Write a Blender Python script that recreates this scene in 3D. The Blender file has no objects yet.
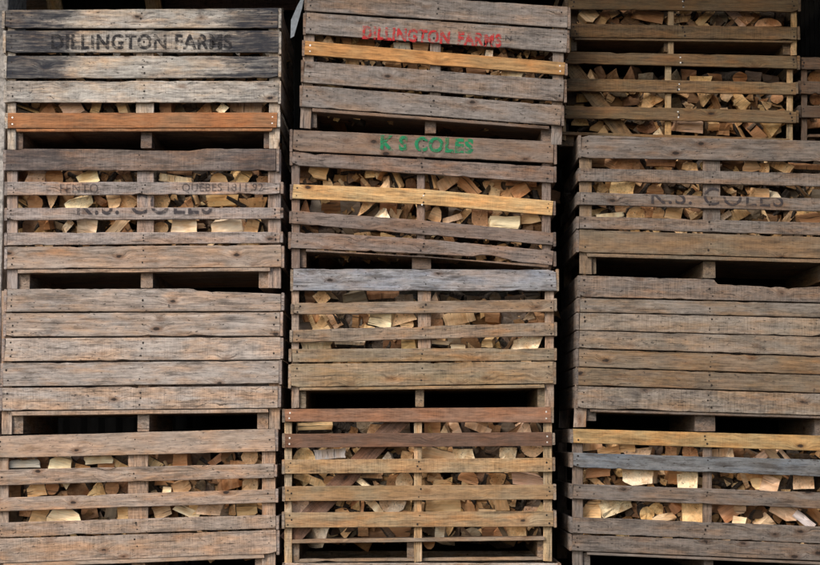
import bpy, bmesh, math, random
from mathutils import Matrix, Vector
R = math.radians
scene = bpy.context.scene
C = scene.collection

# ------------------------------------------------------------ camera
CAM_D, CAM_H, FPX = 11.0, 1.75, 1650.0
PITCH = math.atan(157.0/FPX)
cd = bpy.data.cameras.new("camera"); cam = bpy.data.objects.new("camera", cd); C.objects.link(cam)
cam.location = (0, -CAM_D, CAM_H); cam.rotation_euler = (R(90)+PITCH, 0, 0)
cd.sensor_width = 36; cd.lens = 36*FPX/820.0; cd.clip_start = .1; cd.clip_end = 3000
scene.camera = cam

def at(px, py, Y=0.0):
    """a measured point of the photograph carried to the vertical plane y=Y"""
    dx, dy = px-410.0, 282.5-py
    vy = FPX*math.cos(PITCH)-dy*math.sin(PITCH); vz = FPX*math.sin(PITCH)+dy*math.cos(PITCH)
    t = (Y+CAM_D)/vy
    return Vector((dx*t, Y, CAM_H+vz*t))
def mpp(Y=0.0): return (Y+CAM_D)/FPX

# ------------------------------------------------------------ materials
def lin(c):
    c = c/255.0
    return c/12.92 if c <= .04045 else ((c+.055)/1.055)**2.4
def rgb(t, k=1.0): return (lin(t[0])*k, lin(t[1])*k, lin(t[2])*k, 1)

def nt(mat):
    mat.use_nodes = True; n = mat.node_tree; n.nodes.clear()
    out = n.nodes.new('ShaderNodeOutputMaterial'); b = n.nodes.new('ShaderNodeBsdfPrincipled')
    n.links.new(b.outputs[0], out.inputs[0]); b.inputs['Specular IOR Level'].default_value = .25
    return n, b, out
class N:
    """tiny node helper"""
    def __init__(s, tree): s.t = tree
    def add(s, kind, **kw):
        n = s.t.nodes.new(kind)
        for k, v in kw.items(): setattr(n, k, v)
        return n
    def link(s, a, b): s.t.links.new(a, b)
    def val(s, v, sock):
        if isinstance(v, bpy.types.NodeSocket): s.link(v, sock)
        else: sock.default_value = v
    def math(s, op, a, b=0.0, clamp=False):
        n = s.add('ShaderNodeMath', operation=op, use_clamp=clamp); s.val(a, n.inputs[0]); s.val(b, n.inputs[1]); return n.outputs[0]
    def mix(s, f, a, b, blend='MIX'):
        n = s.add('ShaderNodeMix', data_type='RGBA', blend_type=blend); s.val(f, n.inputs[0]); s.val(a, n.inputs[6]); s.val(b, n.inputs[7]); return n.outputs[2]
    def noise(s, vec, scale=1.0, detail=4, rough=.55, dist=0.0):
        n = s.add('ShaderNodeTexNoise'); s.link(vec, n.inputs['Vector']); n.inputs['Scale'].default_value = scale
        n.inputs['Detail'].default_value = detail; n.inputs['Roughness'].default_value = rough; n.inputs['Distortion'].default_value = dist
        return n.outputs['Fac']
    def vscale(s, vec, v):
        n = s.add('ShaderNodeVectorMath', operation='MULTIPLY'); s.link(vec, n.inputs[0]); n.inputs[1].default_value = v; return n.outputs[0]
    def vadd(s, a, b):
        n = s.add('ShaderNodeVectorMath', operation='ADD'); s.link(a, n.inputs[0]); s.link(b, n.inputs[1]); return n.outputs[0]
    def ramp(s, f, pts):
        n = s.add('ShaderNodeMapRange', interpolation_type='SMOOTHSTEP'); s.val(f, n.inputs[0])
        n.inputs[1].default_value, n.inputs[2].default_value, n.inputs[3].default_value, n.inputs[4].default_value = pts
        return n.outputs[0]
    def comb(s, x, y, z):
        n = s.add('ShaderNodeCombineXYZ'); s.val(x, n.inputs[0]); s.val(y, n.inputs[1]); s.val(z, n.inputs[2]); return n.outputs[0]

def board_material():
    m = bpy.data.materials.new("weathered_board"); tree, b, out = nt(m); g = N(tree)
    oi = g.add('ShaderNodeObjectInfo'); tc = g.add('ShaderNodeTexCoord')
    a1 = g.add('ShaderNodeAttribute', attribute_type='OBJECT', attribute_name='weather')
    a2 = g.add('ShaderNodeAttribute', attribute_type='OBJECT', attribute_name='stain')
    a3 = g.add('ShaderNodeAttribute', attribute_type='OBJECT', attribute_name='seed')
    a4 = g.add('ShaderNodeAttribute', attribute_type='OBJECT', attribute_name='half')
    W, S, seed, half = a1.outputs['Fac'], a2.outputs['Fac'], a3.outputs['Fac'], a4.outputs['Fac']
    off = g.comb(g.math('MULTIPLY', seed, 7.31), g.math('MULTIPLY', seed, 3.7), g.math('MULTIPLY', seed, 5.3))
    p0 = tc.outputs['Object']
    p = g.vadd(p0, off)
    sep = g.add('ShaderNodeSeparateXYZ'); g.link(p, sep.inputs[0])
    sl = g.add('ShaderNodeSeparateXYZ'); g.link(p0, sl.inputs[0])
    k1 = g.math('FRACT', g.math('MULTIPLY', seed, 1.713)); k2 = g.math('FRACT', g.math('MULTIPLY', seed, 2.371)); k3 = g.math('FRACT', g.math('MULTIPLY', seed, 3.137))
    # knots: cells stretched along the board
    kv = g.comb(g.math('MULTIPLY', sep.outputs[0], 4.0), seed, g.math('MULTIPLY', sep.outputs[2], 8.0))
    vor = g.add('ShaderNodeTexVoronoi', voronoi_dimensions='3D'); g.link(kv, vor.inputs['Vector']); vor.inputs['Scale'].default_value = 1.0
    kd = vor.outputs['Distance']
    sc = g.add('ShaderNodeSeparateColor'); g.link(vor.outputs['Color'], sc.inputs[0])
    keep = g.math('GREATER_THAN', sc.outputs[0], .28)
    kd = g.math('ADD', kd, g.math('MULTIPLY', g.math('SUBTRACT', g.noise(p, 60, 2), .5), .07))
    bulge = g.math('MULTIPLY', g.ramp(kd, (0.0, .42, 1.0, 0.0)), keep)
    # grain, bent by a slow wave and pushed round the knots
    wob = g.math('MULTIPLY', g.math('SUBTRACT', g.noise(g.vscale(p, (1.3, 1, 3)), 1.0, 2), .5), .05)
    zz = g.math('ADD', g.math('ADD', sep.outputs[2], wob), g.math('MULTIPLY', bulge, .035))
    zz = g.math('MULTIPLY', zz, g.math('ADD', .55, g.math('MULTIPLY', k1, .9)))
    gv = g.comb(g.math('MULTIPLY', sep.outputs[0], g.math('ADD', .6, k3)), sep.outputs[1], zz)
    rings = g.noise(g.vscale(gv, (.55, 9, 34)), 1.0, 3, .6)
    fine = g.noise(g.vscale(gv, (16, 90, 190)), 1.0, 3, .7)
    blot = g.noise(g.vscale(p, (26, 40, 55)), 1.0, 5, .75)
    blot2 = g.noise(g.vscale(p, (8, 12, 22)), 1.0, 4, .65)
    mid = g.noise(g.vscale(gv, (3.0, 30, 75)), 1.0, 4, .7)
    saw = g.noise(g.vscale(p, (170, 3, 9)), 1.0, 2, .5)
    patch = g.noise(g.vscale(p, (3.4, 5, 9)), 1.0, 4, .6)
    patch2 = g.noise(g.vscale(g.vadd(p, g.comb(4.0, 9.0, 2.0)), (2.2, 5, 14)), 1.0, 5, .65)
    dirtn = g.noise(g.vscale(p, (5.0, 20, 26)), 1.0, 6, .7)
    base = oi.outputs['Color']
    warm = g.mix(1.0, base, (1.10, .96, .84, 1), 'MULTIPLY')
    cool = g.mix(1.0, base, (.92, .98, 1.06, 1), 'MULTIPLY')
    col = g.mix(g.ramp(patch, (.36, .62, 0, 1)), cool, warm)
    greyc = g.add('ShaderNodeHueSaturation'); greyc.inputs['Saturation'].default_value = .55; greyc.inputs['Value'].default_value = 1.0; g.link(base, greyc.inputs['Color'])
    col = g.mix(g.math('MULTIPLY', g.ramp(patch2, (.38, .6, 0, 1)), W), col, greyc.outputs[0])
    # brightness by grain
    br = g.math('ADD', .44, g.math('MULTIPLY', rings, .62))
    br = g.math('ADD', br, g.math('MULTIPLY', g.math('SUBTRACT', mid, .5), g.math('ADD', 1.0, g.math('MULTIPLY', k2, 1.2))))
    br = g.math('ADD', br, g.math('MULTIPLY', g.math('SUBTRACT', blot, .5), g.math('ADD', .35, g.math('MULTIPLY', W, .75))))
    br = g.math('ADD', br, g.math('MULTIPLY', g.math('SUBTRACT', blot2, .5), .95))
    br = g.math('ADD', br, g.math('MULTIPLY', g.math('SUBTRACT', fine, .5), 1.5))
    br = g.math('ADD', br, g.math('MULTIPLY', g.math('SUBTRACT', saw, .5), g.math('MULTIPLY', k3, 1.1)))
    br = g.math('ADD', br, .20)
    vv = g.add('ShaderNodeVectorMath', operation='SCALE'); g.link(col, vv.inputs[0]); g.link(br, vv.inputs['Scale'])
    col = vv.outputs[0]
    # dirt smears, long cracks
    dirt = g.math('MULTIPLY', g.ramp(g.math('ADD', dirtn, g.math('MULTIPLY', k1, .07)), (.54, .70, 0, 1)), g.math('ADD', .16, g.math('MULTIPLY', W, .55)))
    col = g.mix(dirt, col, (.045, .036, .03, 1))
    crackn = g.noise(g.vscale(gv, (2.6, 2, 95)), 1.0, 3, .5)
    crack = g.math('MULTIPLY', g.ramp(crackn, (.68, .73, 0, 1)), g.ramp(W, (.05, .5, .1, .75)))
    col = g.mix(crack, col, (.03, .024, .02, 1))
    # knots
    kcore = g.math('MULTIPLY', g.ramp(kd, (.06, .11, 1, 0)), keep)
    kring = g.math('MULTIPLY', g.ramp(kd, (.09, .24, .6, 0)), keep)
    col = g.mix(kring, col, g.mix(1.0, base, (.42, .27, .18, 1), 'MULTIPLY'))
    col = g.mix(g.math('MULTIPLY', kcore, .92), col, (.018, .013, .011, 1))
    org = g.ramp(g.noise(g.vscale(g.vadd(p, g.comb(3.0, 6.0, 1.0)), (3.2, 9, 13)), 1.0, 5, .62), (.50, .68, 0, .75))
    col = g.mix(g.math('MULTIPLY', org, k2), col, g.mix(1.0, col, (1.24, .98, .76, 1), 'MULTIPLY'))
    wat = g.ramp(g.noise(g.vscale(g.vadd(p, g.comb(1.0, 8.0, 7.0)), (4.5, 9, 7)), 1.0, 5, .7), (.52, .66, 0, .6))
    col = g.mix(g.math('MULTIPLY', wat, g.math('MULTIPLY', W, k3)), col, (.075, .066, .062, 1))
    split = g.ramp(g.noise(g.vscale(gv, (1.4, 2, 120)), 1.0, 2, .4), (.70, .73, 0, .85))
    col = g.mix(g.math('MULTIPLY', split, W), col, (.02, .016, .014, 1))
    spk = g.ramp(g.noise(g.vscale(p, (30, 40, 75)), 1.0, 3, .6), (.63, .68, 0, 1))
    col = g.mix(g.math('MULTIPLY', spk, g.ramp(W, (.1, .6, .15, .8))), col, (.035, .029, .026, 1))
    pale = g.ramp(g.noise(g.vscale(g.vadd(p, g.comb(9.0, 1.0, 5.0)), (12, 30, 70)), 1.0, 4, .65), (.62, .72, 0, .5))
    col = g.mix(g.math('MULTIPLY', pale, W), col, g.mix(1.0, base, (1.45, 1.42, 1.38, 1), 'MULTIPLY'))
    # black mould stains growing in from the ends
    ends = g.ramp(g.math('SUBTRACT', half, g.math('ABSOLUTE', sl.outputs[0])), (0.0, .80, .36, -.07))
    leftish = g.ramp(sl.outputs[0], (-.9, .9, 1.0, .72))
    sn = g.noise(g.vscale(p, (2.2, 8, 13)), 1.0, 6, .72)
    st = g.math('MULTIPLY', g.ramp(g.math('ADD', g.math('ADD', sn, g.math('MULTIPLY', S, .05)), g.math('MULTIPLY', ends, leftish)), (.55, .75, 0, 1.0)), S, clamp=True)
    st = g.math('MULTIPLY', st, g.ramp(g.math('ADD', mid, g.math('MULTIPLY', blot2, .6)), (.60, 1.15, 1.0, .5)))
    col = g.mix(st, col, (.022, .024, .032, 1))
    # soiling along the long edges of each board
    g.link(col, b.inputs['Base Color']); b.inputs['Roughness'].default_value = .82
    h = g.math('ADD', g.math('MULTIPLY', mid, .5), g.math('MULTIPLY', fine, .5))
    h = g.math('SUBTRACT', h, g.math('MULTIPLY', crack, 1.3)); h = g.math('SUBTRACT', h, g.math('MULTIPLY', kcore, .6))
    h = g.math('ADD', h, g.math('MULTIPLY', saw, .25))
    bp = g.add('ShaderNodeBump'); bp.inputs['Strength'].default_value = .8; bp.inputs['Distance'].default_value = .004
    g.link(h, bp.inputs['Height']); g.link(bp.outputs[0], b.inputs['Normal'])
    return m

def log_material(name, bark):
    m = bpy.data.materials.new(name); tree, b, out = nt(m); g = N(tree)
    ta = g.add('ShaderNodeAttribute', attribute_type='GEOMETRY', attribute_name='tone')
    ga = g.add('ShaderNodeAttribute', attribute_type='GEOMETRY', attribute_name='grain')
    p = ga.outputs['Vector']
    if not bark:
        f = g.noise(g.vscale(p, (90, 90, 6)), 1.0, 5, .75)
        m1 = g.noise(g.vscale(p, (38, 38, 3)), 1.0, 3, .6)
        q = g.noise(g.vscale(p, (9, 9, 6)), 1.0, 4, .6)
        br = g.math('ADD', .16, g.math('ADD', g.math('MULTIPLY', f, 1.15), g.math('MULTIPLY', m1, .75)))
        col = g.mix(g.ramp(q, (.42, .70, 0, .7)), ta.outputs['Color'], g.mix(1.0, ta.outputs['Color'], (.72, .54, .38, 1), 'MULTIPLY'))
        dk = g.ramp(g.noise(g.vscale(p, (16, 16, 2.5)), 1.0, 5, .7), (.60, .72, 0, .55))
        col = g.mix(dk, col, (.07, .04, .022, 1))
        ck = g.ramp(g.noise(g.vscale(p, (75, 75, 4)), 1.0, 2, .5), (.64, .70, 0, .8)); col = g.mix(ck, col, (.05, .03, .018, 1))
        hw = g.ramp(g.noise(g.vscale(g.vadd(p, g.comb(5.0, 2.0, 3.0)), (13, 13, 3)), 1.0, 3, .55), (.50, .60, 0, .65)); col = g.mix(hw, col, g.mix(1.0, col, (.74, .61, .48, 1), 'MULTIPLY'))
    else:
        v = g.add('ShaderNodeTexVoronoi'); g.link(g.vscale(g.vadd(p, g.vscale(p, (.1, .1, .1))), (70, 70, 22)), v.inputs['Vector']); v.inputs['Scale'].default_value = 1
        f = v.outputs['Distance']; m1 = g.noise(g.vscale(p, (50, 50, 30)), 1.0, 5, .7)
        br = g.math('ADD', -.35, g.math('ADD', g.math('MULTIPLY', f, .9), g.math('MULTIPLY', m1, 2.0)))
        lich = g.ramp(g.noise(p, 22, 5, .7), (.55, .68, 0, .6))
        col = g.mix(lich, (.035, .027, .021, 1), (.13, .115, .095, 1))
    vv = g.add('ShaderNodeVectorMath', operation='SCALE'); g.link(col, vv.inputs[0]); g.link(br, vv.inputs['Scale'])
    g.link(vv.outputs[0], b.inputs['Base Color']); b.inputs['Roughness'].default_value = .85
    bp = g.add('ShaderNodeBump'); bp.inputs['Strength'].default_value = .7 if not bark else 1.0; bp.inputs['Distance'].default_value = .004 if not bark else .008
    g.link(g.math('ADD', f, m1), bp.inputs['Height']); g.link(bp.outputs[0], b.inputs['Normal'])
    return m

def plain_material(name, col, rough=.7, metal=0.0, mottle=.3, scale=8.0):
    m = bpy.data.materials.new(name); tree, b, out = nt(m); g = N(tree)
    tc = g.add('ShaderNodeTexCoord'); n = g.noise(tc.outputs['Object'], scale, 6, .65)
    k = g.ramp(n, (.3, .7, 1-mottle, 1+mottle))
    vv = g.add('ShaderNodeVectorMath', operation='SCALE'); vv.inputs[0].default_value = col[:3]; g.link(k, vv.inputs['Scale'])
    g.link(vv.outputs[0], b.inputs['Base Color']); b.inputs['Roughness'].default_value = rough; b.inputs['Metallic'].default_value = metal
    bp = g.add('ShaderNodeBump'); bp.inputs['Strength'].default_value = .4; bp.inputs['Distance'].default_value = .01; g.link(n, bp.inputs['Height']); g.link(bp.outputs[0], b.inputs['Normal'])
    return m

def paint_material(name, col, lo, hi, op):
    """worn stencil paint: missing where the wood grain let it go"""
    m = bpy.data.materials.new(name); tree, b, out = nt(m); g = N(tree)
    tc = g.add('ShaderNodeTexCoord'); p = tc.outputs['Object']
    n1 = g.noise(g.vscale(p, (25, 25, 160)), 1.0, 4, .7); n2 = g.noise(p, 22, 4, .6)
    n = g.math('ADD', g.math('MULTIPLY', n1, .5), g.math('MULTIPLY', n2, .5))
    b.inputs['Base Color'].default_value = col; b.inputs['Roughness'].default_value = .8
    g.link(g.ramp(n, (lo, hi, op, 0.0)), b.inputs['Alpha'])
    return m

BOARD = board_material()
LOGW, BARK = log_material("split_wood", False), log_material("log_bark", True)
NAIL = plain_material("rusty_nail", (.02, .014, .011), .6, 0, .3)
NAILB = plain_material("bright_nail", (.75, .73, .68), .35, .6, .1)
P_BLACK = paint_material("black_stencil_paint", (.02, .019, .022, 1), .44, .60, .9)
P_RED = paint_material("red_stencil_paint", (.48, .028, .03, 1), .43, .60, .85)
P_GREEN = paint_material("green_stencil_paint", (.012, .20, .085, 1), .47, .60, .9)
P_FAINT2 = paint_material('nearly_gone_paint', (.045, .04, .045, 1), .47, .68, .58)
P_FAINT = paint_material("faded_stencil_paint", (.045, .04, .045, 1), .47, .66, .8)

# ------------------------------------------------------------ builders
rng = random.Random(11)
def tag(o, label=None, cat=None, group=None, kind=None):
    if label: o['label'] = label
    if cat: o['category'] = cat
    if group: o['group'] = group
    if kind: o['kind'] = kind
    return o

def smooth_noise(n, amp, step):
    """random walk between control points"""
    k = max(2, int(n/step)+2); c = [rng.uniform(-amp, amp) for _ in range(k+1)]
    o = []
    for i in range(n):
        t = i/(n-1)*(k-1); j = int(t); f = t-j; f = f*f*(3-2*f); o.append(c[j]*(1-f)+c[j+1]*f)
    return o

def board(name, A, B, ft, fb, thick, Yd, root, tone, weather=.6, stain=0.0, rough=.0016, nails=(), bright=(), k=1.0, ns=34):
    """board from A to B (its middle line on the front face); ft/fb give half heights above and below along 0..1"""
    X = (B-A); L = X.length; X.normalize(); Yd = Vector(Yd).normalized(); Z = X.cross(Yd).normalized(); Yd = Z.cross(X)
    M = Matrix(((X.x, Yd.x, Z.x, 0), (X.y, Yd.y, Z.y, 0), (X.z, Yd.z, Z.z, 0), (0, 0, 0, 1)))
    mid = (A+B)/2
    bm = bmesh.new(); n1, n2 = smooth_noise(ns, rough*.7, 5), smooth_noise(ns, rough*.7, 5)
    if rough > .001 and ns > 20:
        for nn, sg in ((n1, -1), (n2, 1)):
            for _ in range(rng.choice((0, 0, 1, 1, 2))):      # splintered bites out of the edge
                i0 = rng.randrange(0, ns-1); wd = rng.choice((1, 1, 2, 3)); dp = rng.uniform(.003, .009)
                for q in range(wd):
                    if i0+q < ns: nn[i0+q] += sg*dp*(1-q/(wd+.5))
            if rng.random() < .35: nn[rng.choice((0, ns-1))] += sg*rng.uniform(.006, .016)
    n3, n4 = smooth_noise(ns, rough*.6, 1.5), smooth_noise(ns, rough*.6, 1.5)
    bow = smooth_noise(ns, .0022 if thick < .1 else 0, 12)
    e = [rng.uniform(-.004, .004) for _ in range(4)]; c = min(.0028, thick*.2)
    prev = None
    for i in range(ns):
        t = i/(ns-1); u = (t-.5)*L; zt = ft(t)+n1[i]+n3[i]; zb = -fb(t)+n2[i]+n4[i]
        if zt-zb < .006: zt = zb+.006
        if rng.random() < .05 and 2 < i < ns-3 and rough > .001: zt -= rng.uniform(.002, .005)
        if rng.random() < .05 and 2 < i < ns-3 and rough > .001: zb += rng.uniform(.002, .005)
        ut = u + (e[0] if i == 0 else e[1] if i == ns-1 else 0); ub = u + (e[2] if i == 0 else e[3] if i == ns-1 else 0)
        y0 = bow[i]
        ring = [(ub, y0+c, zb), (ub, y0, zb+c), (ut, y0, zt-c), (ut, y0+c, zt), (ut, y0+thick-c, zt), (ut, y0+thick, zt-c), (ub, y0+thick, zb+c), (ub, y0+thick-c, zb)]
        vs = [bm.verts.new(v) for v in ring]
        if prev:
            for j in range(8): bm.faces.new((prev[j], prev[(j+1) % 8], vs[(j+1) % 8], vs[j]))
        else: bm.faces.new(vs)
        prev = vs
    bm.faces.new(prev[::-1])
    bmesh.ops.recalc_face_normals(bm, faces=bm.faces)
    def disc(u, z, r, mi):
        i = min(ns-1, max(0, int(round((u/L+.5)*(ns-1))))); yy = bow[i]
        q = rng.uniform(.75, 1.25); vs = [bm.verts.new((u+r*math.cos(a*math.pi/4), yy-.0012, z+r*q*math.sin(a*math.pi/4))) for a in range(8)]
        vb = [bm.verts.new((v.co.x, yy+.002, v.co.z)) for v in vs]
        f = bm.faces.new(vs); f.material_index = mi
        for j in range(8):
            f = bm.faces.new((vs[j], vs[(j+1) % 8], vb[(j+1) % 8], vb[j])); f.material_index = mi
    for t in nails:
        hz = ft(t); hb = fb(t); cnt = rng.choice((2, 3, 3))
        for j in range(cnt):
            if rng.random() < .14: continue
            z = -hb*.72+(hz+hb)*.72*(j+.3)/(cnt-.4)+rng.uniform(-.006, .006)
            disc((t-.5)*L+rng.uniform(-.014, .014), z, rng.uniform(.0036, .0078), 1)
    for t in bright:
        for s in (-.45, .4): disc((t-.5)*L+rng.uniform(-.004, .004), s*ft(t), .0055, 2)
    me = bpy.data.meshes.new(name); bm.to_mesh(me); bm.free()
    for mt in (BOARD, NAIL, NAILB): me.materials.append(mt)
    o = bpy.data.objects.new(name, me); C.objects.link(o)
    if root is not None:
        o.parent = root; o.matrix_basis = Matrix.Translation(mid-root.location) @ M
    else: o.matrix_basis = Matrix.Translation(mid) @ M
    o.color = rgb(tone, k); o['weather'] = float(weather); o['stain'] = float(stain); o['seed'] = rng.uniform(0, 40); o['half'] = L/2
    return o

def interp(pts):
    def f(x):
        if x <= pts[0][0]: 
            a, b = pts[0], pts[1]
        elif x >= pts[-1][0]:
            a, b = pts[-2], pts[-1]
        else:
            for a, b in zip(pts, pts[1:]):
                if a[0] <= x <= b[0]: break
        return a[1]+(b[1]-a[1])*(x-a[0])/(b[0]-a[0])
    return f

def px_board(name, spec, Y, root, tone, thick=.022, **kw):
    """spec: xl, xr, top [(x,y)..], bottom [(x,y)..] in photograph pixels on plane Y"""
    xl, xr, top, bot = spec; T, Bm = interp(top), interp(bot)
    ml, mr = (T(xl)+Bm(xl))/2, (T(xr)+Bm(xr))/2; A, B = at(xl, ml, Y), at(xr, mr, Y); k = mpp(Y)
    ft = lambda t: ((ml+(mr-ml)*t)-T(xl+(xr-xl)*t))*k
    fb = lambda t: (Bm(xl+(xr-xl)*t)-(ml+(mr-ml)*t))*k
    return board(name, A, B, ft, fb, thick, (0, 1, 0), root, tone, **kw)

def lettering(text, board_obj, root, x0, x1, yb0, yb1, hpx, Y, mat, clip=None, post=None, weight=.03, gap=None, name='lettering'):
    """flat painted letters from px x0..x1, baseline y yb0->yb1, height hpx; clip by functions of x (top,bottom) lines"""
    cu = bpy.data.curves.new('lettering', 'FONT'); cu.body = text; cu.offset = weight; cu.space_character = 1.12
    if gap: cu.space_word = gap
    tmp = bpy.data.objects.new('lettering_source', cu); C.objects.link(tmp); bpy.context.view_layer.update()
    me = bpy.data.meshes.new_from_object(tmp.evaluated_get(bpy.context.evaluated_depsgraph_get()))
    bpy.data.objects.remove(tmp)
    xs = [v.co.x for v in me.vertices]; ys = [v.co.y for v in me.vertices]; xa, xb, ya, yb = min(xs), max(xs), min(ys), max(ys)
    A, B = at(x0, yb0, Y), at(x1, yb1, Y); X = (B-A); L = X.length; X.normalize(); Z = X.cross(Vector((0, 1, 0)))
    H = hpx*mpp(Y)
    bm = bmesh.new(); bm.from_mesh(me)
    for v in bm.verts:
        p = A + X*((v.co.x-xa)/(xb-xa)*L) + Z*((v.co.y-ya)/(yb-ya)*H)
        v.co = (p.x, Y-.0032, p.z)
    if clip:
        for (p, q, keep_below) in clip:      # cut along the pixel line p-q, keep one side
            a, b2 = at(p[0], p[1], Y), at(q[0], q[1], Y); d = (b2-a); nrm = Vector((-d.z, 0, d.x))
            if not keep_below: nrm = -nrm
            bmesh.ops.bisect_plane(bm, geom=list(bm.verts)+list(bm.edges)+list(bm.faces), plane_co=(a.x, Y, a.z), plane_no=nrm, clear_outer=True)
    mid = board_obj.matrix_basis.translation+root.location
    for v in bm.verts: v.co -= mid
    bmesh.ops.recalc_face_normals(bm, faces=bm.faces)
    me2 = bpy.data.meshes.new('lettering'); bm.to_mesh(me2); bm.free(); me2.materials.append(mat)
    o = bpy.data.objects.new('lettering', me2); C.objects.link(o); o.parent = board_obj
    rot = board_obj.matrix_basis.to_3x3().to_4x4(); o.matrix_basis = rot.inverted()
    return o

# ------------------------------------------------------------ the crates, measured board by board
T = dict(gb=(168,158,144), br=(146,131,121), wb=(150,130,112), lg=(160,145,131), lo=(158,136,116), dg=(128,116,106), new=(148,108,76), amb=(158,122,80),
         yel=(176,148,106), mb=(118,100,86), gr=(120,102,90), blue=(136,137,142), tan=(138,119,98), tan2=(138,119,92), red=(134,100,78),
         dred=(108,82,66), ntan=(150,126,94), dk=(108,88,62), rg=(114,102,92), rt=(122,104,82), r2=(132,118,102), rb=(104,108,112), yb=(156,130,90), lp=(170,146,112))
def S(xl, tl, bl, xr, tr, br, x2=None, top=None, bot=None, x0=None):
    """measured at xl and xr; x2/x0 extend the same lines beyond the frame"""
    return (x0 if x0 is not None else xl, x2 if x2 is not None else xr, top or [(xl, tl), (xr, tr)], bot or [(xl, bl), (xr, br)])

CR = {}
CR['L0'] = dict(Y=0, label='black-lettered crate with orange bottom board, top of left stack', boards=[
  (S(5,9.5,28.2,278,7.4,28.3),'gb',.7,1.0),(S(6,30,52.8,278,30,52.7),'gb',.8,1.25),(S(7,55.2,78.5,278,55.8,78),'gb',.8,1.05),(S(7,80.5,102.7,278,80.5,102.7),'gb',.7,.35),
  (S(7.5,112.6,128.4,277,112.1,127.6),'new',.0,.0,'b')], deck=(S(16,128.6,131.6,272,128,131),'new',1),
  posts=[(7.5,16,149),(136,154,131),(269,280,148)], bear=[(16,23,131,149),(141,152,131,148),(264,272,131,148)], pt='gb', side='gb', xl=7, xr=278)
CR['L1'] = dict(Y=0, label='crate faintly marked K.S. COLES below the black-lettered crate', boards=[
  (S(6,149.3,170.5,276,149,171,top=[(6,149.5),(20,149.8),(21,148.3),(120,149),(135,150),(190,150.5),(205,148.3),(276,148.6)]),'gr',.8,.5),(S(7,181.5,195.3,280,182,194.4),'br',.8,.0),(S(7,207.7,220.4,280,207.2,218.9),'br',.7,.0),
  (S(7,232.5,245.4,280,231.6,243),'br',.7,.0),(S(7,246.8,269.1,281,244.7,267),'wb',.5,.0)], deck=(S(18,269.6,273.4,270,267.6,271.2),'wb'),
  posts=[(7,17.7,289),(137,154,270),(268,281,288)], bear=[(17.7,29.5,272,289),(141,153,270,288),(259,270,270,288)], pt='br', side='br', xl=7, xr=280)
CR['L2'] = dict(Y=0, label='crate with closed boarded front in the left stack', boards=[
  (S(7,288.8,311.9,281,288.8,311,top=[(7,289),(192,288.6),(197,290.8),(240,292.2),(281,294)]),'lg',.6,.12),(S(6,313.2,336.5,280,312.5,335.8),'lg',.6,.0),(S(5,338.2,361.3,280,337.3,359.5),'lg',.7,.0),
  (S(3,363,386.4,279,361,383.3),'lg',.9,.1),(S(2.5,388,410.7,278,386.3,408),'lg',.9,.0)], deck=(S(12,411.6,415.8,268,409,412.6),'lo'),
  posts=[(1.5,12,434),(138,150,411),(269,280,429)], bear=[(12,23.5,415,433.5),(138,149.5,413,431),(257,268,412,429)], pt='lo', side='br', xl=4, xr=280)
CR['L3'] = dict(Y=0, label='tilted open-slatted crate at bottom of left stack', boards=[
  (S(0,436.4,458,274.7,428.8,451.4,x0=-5),'lo',.4,.0),(S(0,470,485.4,274,463.8,477.7,x0=-5),'lo',.6,.0),(S(0,498,511.4,275,489.4,502.5,x0=-5),'lo',.6,.0),
  (S(0,523,537.6,276,515,528.2,x0=-5),'lo',.6,.0),(S(0,539.2,563.2,276,530.6,553.5,x0=-5),'lo',.5,.0)], deck=(S(3,563.8,568,264,554.2,558.2),'lo'),
  posts=[(-4,8.5,586),(128,148,560),(262,275.5,575)], bear=[(9,18,567,585),(132,145,562,580),(255,264,558,575)], pt='lo', side='br', xl=-5, xr=275)
CR['M0'] = dict(Y=-.02, label='tilted red-lettered crate with one orange slat, top of middle stack', boards=[
  (S(307,-11,11,567.5,6.2,28),'dg',.8,.0),(S(306,12,33.6,566.5,29.4,52.7),'dg',.8,.0),(S(305,40.4,54.9,564.5,62,75),'amb',.0,.0,'b'),
  (S(304,60.5,82.7,563.5,79.6,101.5),'dg',.8,.0),(S(302.5,84.6,106.9,561,105,125.6),'dg',.8,.0)], deck=(S(312,108,111.5,549,126.2,129.2),'mb'),
  posts=[(300,311,128),(430,441,112),(551,562,144)], ptop=[(307,315.5),(430,441),(553,566)], bear=[(311,317,109,128),(425,436,118,133),(541,552,128,142)], pt='dg', side='mb', xl=305, xr=564)
CR['M1'] = dict(Y=.01, label='tilted green-lettered crate with one yellow slat', boards=[
  (S(293,129.3,151,553.7,141.3,163.2),'mb',.4,.0),(S(292.5,151.8,165.2,553.5,166.5,183),'gr',.7,.0),
  (S(293,184,198.8,552.5,200.6,215.4,top=[(293,184),(420,188.5),(552.5,200.8)],bot=[(293,198.6),(420,204.2),(552.5,215.6)]),'yel',.0,.0,'c'),
  (S(292,210.3,223.6,553,232.4,245.2,top=[(292,210.3),(425,220.4),(553,232.4)],bot=[(292,223.6),(425,234.6),(553,245.2)]),'gr',.6,.0),
  (S(291.5,232.4,247.8,553,250.8,265.5,top=[(291.5,232.4),(330,233.2),(425,239),(553,250.8)],bot=[(291.5,247.8),(425,254),(472,256.6),(480,255),(492,255.4),(508,259),(516,262),(553,265.5)]),'gr',.7,.0)],
  deck=(S(306,249,251.5,549,265,267.5,bot=[(306,251.5),(430,257.5),(549,268)]),'mb'),
  posts=[(291.5,300,268),(417,425,257),(542,551,270)], bear=[(299,306,249,268),(412,431,255,269),(534,545,266,270)], pt='gr', side='gr', xl=293, xr=553)
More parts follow.
